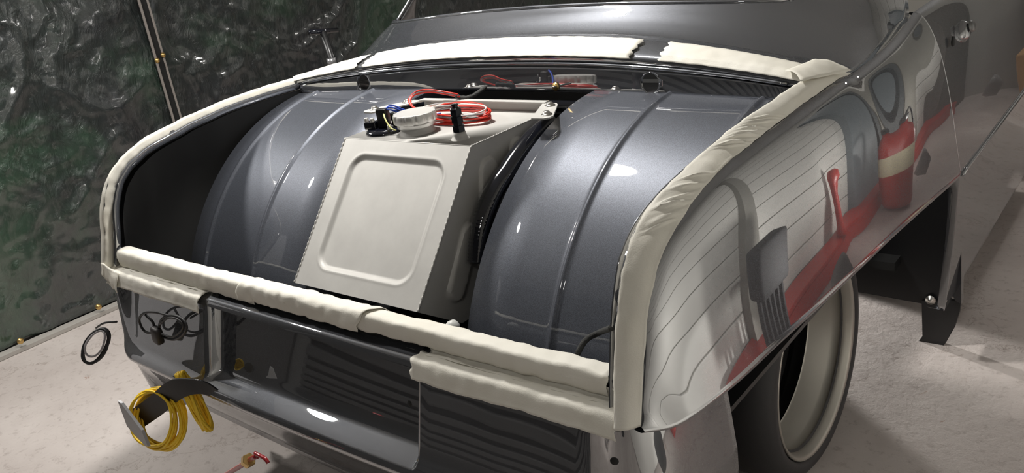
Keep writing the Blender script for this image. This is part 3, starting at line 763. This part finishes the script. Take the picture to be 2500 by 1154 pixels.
# ------------------------------------------------------------------ masking tape
def tape(rows, label, name='masking_tape', amp=.0006, seed=0, fold=None):
    out = []
    for i, r in enumerate(rows):
        out.append([p + V((nz(p, 40, seed), nz(p, 40, seed + 9), nz(p, 40, seed + 21))) * amp * 2.2 + V((nz(p, 13, seed), nz(p, 13, seed + 9), nz(p, 13, seed + 21))) * amp for p in r])
    o = obj(name, grid_bm(out), M_TAPE); solid(o, .0009, 1)
    return tag(o, label, 'masking tape', 'masking tape strips round the trunk opening')

def rail_tape(s, u0, u1, label, lump=None):
    n = 260; R = crs(RIMC, n); O = crs(ROUT, n); rows = []
    i0, i1 = int(u0 * (n - 1)), int(u1 * (n - 1)); wr = [(random.uniform(.30, .74), random.uniform(.003, .006), random.uniform(-.06, .06)) for _ in range(26)]
    for i in range(i0, i1 + 1):
        u = i / (n - 1); r, o_ = R[i], O[i]; t = (R[min(i + 1, n - 1)] - R[max(i - 1, 0)]).normalized()
        dn = V((0, t.z, -t.y)).normalized()
        if dn.z > 0.2: dn = -dn
        across = (o_ - r); nrm = t.cross(across).normalized()
        if nrm.dot(V((0, -.5, .5))) < 0: nrm = -nrm
        row = [r + dn * .026 + V((-.003, 0, 0)), r + dn * .016 + V((-.0025, 0, 0)), r + dn * .006 + V((-.002, 0, 0)), r + dn * .001]
        for k in range(1, 15):
            v = k / 14; p = r.lerp(o_, v) + nrm * (.0015 + .006 * math.sin(PI * min(1, v * 1.05)) * (1 if v < .97 else .6))
            if s > 0:
                for (uc, wd, sk) in wr:
                    d = (u + sk * (v - .5) * .3 - uc) / wd
                    if abs(d) < 2.5: p = p + nrm * .0042 * math.exp(-d * d * 2) * max(0, math.sin(PI * min(1, max(0, (v - .12) / .9))))
            row.append(p)
        rows.append(row)
    if s < 0: rows = mirror_pts(rows)
    return tape(rows, label, seed=3 + s, amp=.0007)
rail_tape(1, 0.0, 1.0, 'long cream masking tape strip on the fender edge right of the trunk opening')
rail_tape(-1, 0.0, .995, 'long cream masking tape strip along the far left edge of the trunk opening')

def cross_tape(x0, x1, prof, label, seed=0, n=60, amp=.0012, ragged=.004, skew=0):
    rows = []
    for i in range(n + 1):
        f = i / n; row = []
        for k, (y, z) in enumerate(crs([(0, a, b_) for a, b_ in prof], 18) if False else [(p.y, p.z) for p in crs([(0, a, b_) for a, b_ in prof], 18)]):
            x = x0 + (x1 - x0) * f + (ragged * 1.6 * nz((k * .31, seed, 0), 1.0) if i in (0, n) else 0) + skew * (k / 17) * (1 if x1 > x0 else -1)
            hang = (.004 * nz((x, k * .05, seed), 5) + .002 * nz((x, k, seed), 20)) * (k / 17) ** 1.5
            row.append(V((x, y - .006 + .006 * (x / .85) ** 2, z + hang)))
        rows.append(row)
    return tape(rows, label, seed=seed, amp=amp)
UP = [(1.060, .846), (1.056, .858), (1.045, .8625), (1.018, .8625), (1.0115, .857), (1.010, .840), (1.012, .826)]
UPL = [(1.060, .846), (1.056, .858), (1.045, .8625), (1.018, .8625), (1.0105, .855), (1.009, .835), (1.012, .815)]
cross_tape(.16, .845, UP, 'upper masking tape strip on the trunk sill, right part', 11)
cross_tape(-.835, -.165, UPL, 'upper masking tape strip on the trunk sill, left part', 12)
UP2 = [(1.064, .846), (1.059, .860), (1.047, .8665), (1.017, .8665), (1.007, .857), (1.006, .838), (1.008, .822)]
cross_tape(-.175, .275, UP2, 'wide overlapping masking tape piece in front of the fuel tank', 13, skew=-.06, amp=.002)
LO = [(1.024, .806), (1.014, .812), (1.000, .812), (.985, .806), (.979, .794), (.976, .778), (.973, .770)]
cross_tape(.398, .875, LO, 'lower masking tape strip on the rear panel edge, right of the recess', 14, ragged=.006, amp=.0010)
cross_tape(-.875, -.375, LO, 'lower masking tape strip on the rear panel edge, left of the recess', 15, ragged=.006, amp=.0010)
GT = [(1.011, .842), (1.017, .828), (1.019, .817), (1.012, .8145), (1.003, .814)]
cross_tape(.42, .872, GT, 'masking tape lying in the gutter right of the recess', 16)
cross_tape(-.86, -.38, GT, 'masking tape lying in the gutter left of the recess', 17)

def top_tape(xa, xb, label, seed, tail=0):
    n = 80; rows = []
    def low(x): a = abs(x) / .895; return V((x, 1.868 - .068 * a ** 2.2, 1.172 + .056 * (1 - a ** 2.3)))
    def fold_(x): a = abs(x) / .9; return V((x, 1.880 - .065 * a ** 2.2, 1.184 + .057 * (1 - a ** 2.3)))
    def top_(x): a = abs(x) / .92; return V((x, 1.93 - .060 * a ** 2.2, 1.178 + .088 * (1 - a ** 2.3)))
    for i in range(n + 1):
        x = xa + (xb - xa) * i / n; row = []
        a, b_, c = low(x), fold_(x), top_(x)
        off = V((0, -.004, .0055))
        for k in range(14):
            v = k / 13
            p = a.lerp(b_, v / .35) + V((0, -.006, .002 + .003 * v / .35)) if v < .35 else b_.lerp(c, (v - .35) / .65) + off
            if i in (0, n): p = p + V((.005 * math.sin(k * 1.7 + seed) + (tail * k / 13), 0, 0))
            row.append(p)
        rows.append(row)
    return tape(rows, label, seed=seed, amp=.0007)
top_tape(-.575, .425, 'long masking tape strip along the front edge of the opening', 21, .01)
top_tape(-.905, -.605, 'crumpled masking tape strip at the front left corner of the opening', 23, .006)
top_tape(.512, .90, 'short masking tape strip at the front right corner of the opening', 22)
# corner patches
P0 = ROUT[-1]; corner = []
for i in range(12):
    f = i / 11; a = V((.845, 1.80, 1.192)).lerp(V((.880, 1.885, 1.199)), f); b_ = V((.905, 1.74, 1.183)).lerp(V((.945, 1.93, 1.163)), f)
    corner.append([a.lerp(b_, k / 9) + V((0, 0, .006 + .008 * math.sin(PI * k / 9))) for k in range(10)])
tape(corner, 'folded masking tape patch at the front right corner of the opening', seed=31, amp=.0015)
cl = []
for i in range(12):
    f = i / 11; cl.append([V((-.886 + .006 * f, .985, .83 - .072 * f)).lerp(V((-.80, .985 - .02 * f, .812 - .055 * f)), k / 9) + V((0, -.004 - .004 * math.sin(PI * f), 0)) for k in range(10)])
tape(cl, 'masking tape patch on the left rear corner of the body', seed=32, amp=.002)

# ------------------------------------------------------------------ cables
def coil(c, ax1, ax2, r1, r2, turns, rad, m_, parent, name='loop', jit=.006, pushv=None):
    for k in range(turns):
        ph = random.random() * 6; P = []; j1 = 1 + random.uniform(-.06, .06); j2 = 1 + random.uniform(-.06, .06)
        of = V((random.uniform(-1, 1), random.uniform(-1, 1), random.uniform(-1, 1))) * jit; push = (pushv or V((0, 0, 0))) * random.uniform(-1, 1)
        for i in range(41):
            a = 2 * PI * i / 40; P.append(V(c) + of + push + ax1 * r1 * j1 * math.cos(a) + ax2 * r2 * j2 * math.sin(a) + (ax1.cross(ax2)) * .006 * math.sin(2 * a + ph))
        obj(name, tube_bm(P, rad, 7, caps=False), m_, parent)
yc = thing('cable_coil', 'coil of yellow cable hanging on the black bumper bracket, farther from the body', 'cable', U((385, 1025), 1, .835), 'yellow cable coils')
ctr = U((388, 1022), 1, .845); a1 = V((.45, -.88, 0)).normalized(); a1 = V((.80, -.25, -.35)).normalized(); up = V((-.15, .1, 1)).normalized(); up = (up - a1 * up.dot(a1)).normalized()
RT, UPV = V((.776, .615, -.144)), V((-.114, .360, .926)); a1 = (RT * .92 + RT.cross(UPV) * .38).normalized(); up = (UPV - a1 * .2); up = (up - a1 * up.dot(a1)).normalized()
coil(ctr, a1, up, .078, .076, 16, .0036, M_YCOIL, yc, 'loop', .008, a1.cross(up) * .020)
for k in range(4): # tie wraps
    q = ctr + a1 * .02 + up * (.072)
    coil(q + a1 * .006 * k, up, a1.cross(up), .016, .018, 1, .0024, M_YCOIL, yc, 'tie_turn', .002)
yc2 = thing('cable_coil', 'coil of yellow cable on the bumper bracket, pressed against the rear panel', 'cable', U((475, 985), 1, .90), 'yellow cable coils')
ctr2 = U((476, 978), 1, .915); b1 = V((.62, -.72, .1)).normalized(); u2 = (RT * .34 - UPV * .94).normalized(); u2 = (u2 - b1 * u2.dot(b1)).normalized()
coil(ctr2, b1, u2, .022, .086, 14, .0034, M_YCOIL, yc2, 'loop', .005, V((.008, 0, 0)))
# grey wire loop at the left corner
gl = thing('cable_loop', 'loop of thin dark cable hanging beyond the left rear corner', 'cable', U((232, 840), 1, .96))
gc = U((234, 843), 1, .97); g1_ = V((.85, 0, .35)).normalized(); g2_ = V((-.30, 0, .95)).normalized(); g2_ = (g2_ - g1_ * g2_.dot(g1_)).normalized()
g2_ = (RT * .5 + UPV * .86).normalized(); g1_ = (RT * .86 - UPV * .5).normalized()
coil(gc, g1_, g2_, .033, .062, 3, .0042, M_BLKW, gl, 'loop', .004); coil(gc + V((.01, 0, .01)), g1_, g2_, .026, .048, 1, .0034, M_GREYW, gl, 'loop', .004)
obj('lead', tube_bm(crs([U((235, 800), 1, .97), U((255, 788), 1, .97), U((285, 785), 1, .985)], 12), .0032, 7), M_BLKW, gl)
# reflection of cable loops in the rear panel, modelled as solid tubes
bl = thing('reflected_loom', 'reflection of black cable loops in the rear panel, built as solid tubes, left side', 'cable', U((395, 800), 1, .93))
def px_tube(name, pts, y, r, m_, parent, n=50): return obj(name, tube_bm(crs([U(p, 1, y) for p in pts], n), r, 8), m_, parent)
px_tube('loop', [(398, 822), (425, 828), (448, 815), (455, 795), (440, 775), (415, 770), (395, 780), (388, 800)], .945, .0042, M_BLKW, bl)
px_tube('loop', [(395, 815), (420, 822), (442, 808), (447, 792), (432, 778), (410, 776), (392, 790)], .940, .003, M_BLKW, bl)
px_tube('loop', [(412, 770), (380, 762), (352, 764), (340, 780), (350, 805), (368, 812), (375, 790), (355, 768)], .945, .0035, M_BLKW, bl)
obj('connector', box_bm(U((384, 818), 1, .94), (.034, .022, .05), rot=Matrix.Rotation(.2, 3, 'Y'), bev=.008), mat('dark_brown_plastic', (.028, .024, .024), .5), bl)
# black lead inside the opening, right corner
ld = [U((1493, 800), 0, .85), U((1462, 812), 1, 1.12), U((1430, 830), 1, 1.09), U((1408, 866), 1, 1.07)]
tag(obj('cable', tube_bm(crs(ld, 24), .0055, 10), M_LOOM), 'short black cable curving out of the right corner of the trunk', 'cable')
tag(obj('bottle_stopper', lathe_bm([(0, .012), (.012, .010), (.016, 0), (.014, -.02)], U((1106, 797), 1, 1.15), (.6, .3, .6), 20), mat('white_plastic', (.6, .6, .58), .4)), 'small white plastic stopper on the trunk floor before the right wheel tub', 'stopper')

# red hook with brass nut, low behind the car
hk = thing('tow_hook', 'red painted steel hook with brass nut hanging below the rear panel', 'hook', U((600, 1130), 1, .78))
px_tube('arm', [(540, 1165), (565, 1150), (590, 1135), (612, 1120), (628, 1113)], .80, .006, M_REDPLAST, hk, 20)
px_tube('claw', [(622, 1106), (635, 1112), (648, 1120), (655, 1130)], .80, .0045, M_REDPLAST, hk, 14)
obj('nut', lathe_bm([(0, -.011), (.014, -.011), (.016, -.008), (.016, .008), (.014, .011), (0, .011)], U((606, 1124), 1, .80), (.75, 0, .6), 6), M_BRASS, hk, False)

# T shaped stand beyond the car
ts = thing('t_handle_stand', 'black T shaped handle on a pole before the plastic sheeting', 'stand', U((805, 160), 0, -1.5))
hp = U((787, 76), 0, -1.5)
obj('handle_bar', tube_bm([U((755, 79), 0, -1.5), U((823, 74), 0, -1.5)], .012, 12), M_GLOSSBLACK, ts)
obj('pole', tube_bm([hp, hp + V((.02, .02, -.25)), V((hp.x + .03, hp.y + .03, .0))], .016, 14), M_BLACK, ts)
obj('clamp', lathe_bm([(.016, -.02), (.021, -.02), (.021, .01), (.016, .01)], hp + V((.008, .008, -.13)), (0, 0, 1), 20), mat('grey_clamp', (.3, .3, .31), .3, .5), ts)
obj('foot', lathe_bm([(0, .02), (.12, .015), (.14, 0)], (hp.x + .03, hp.y + .03, 0), (0, 0, 1), 32), M_BLACK, ts)
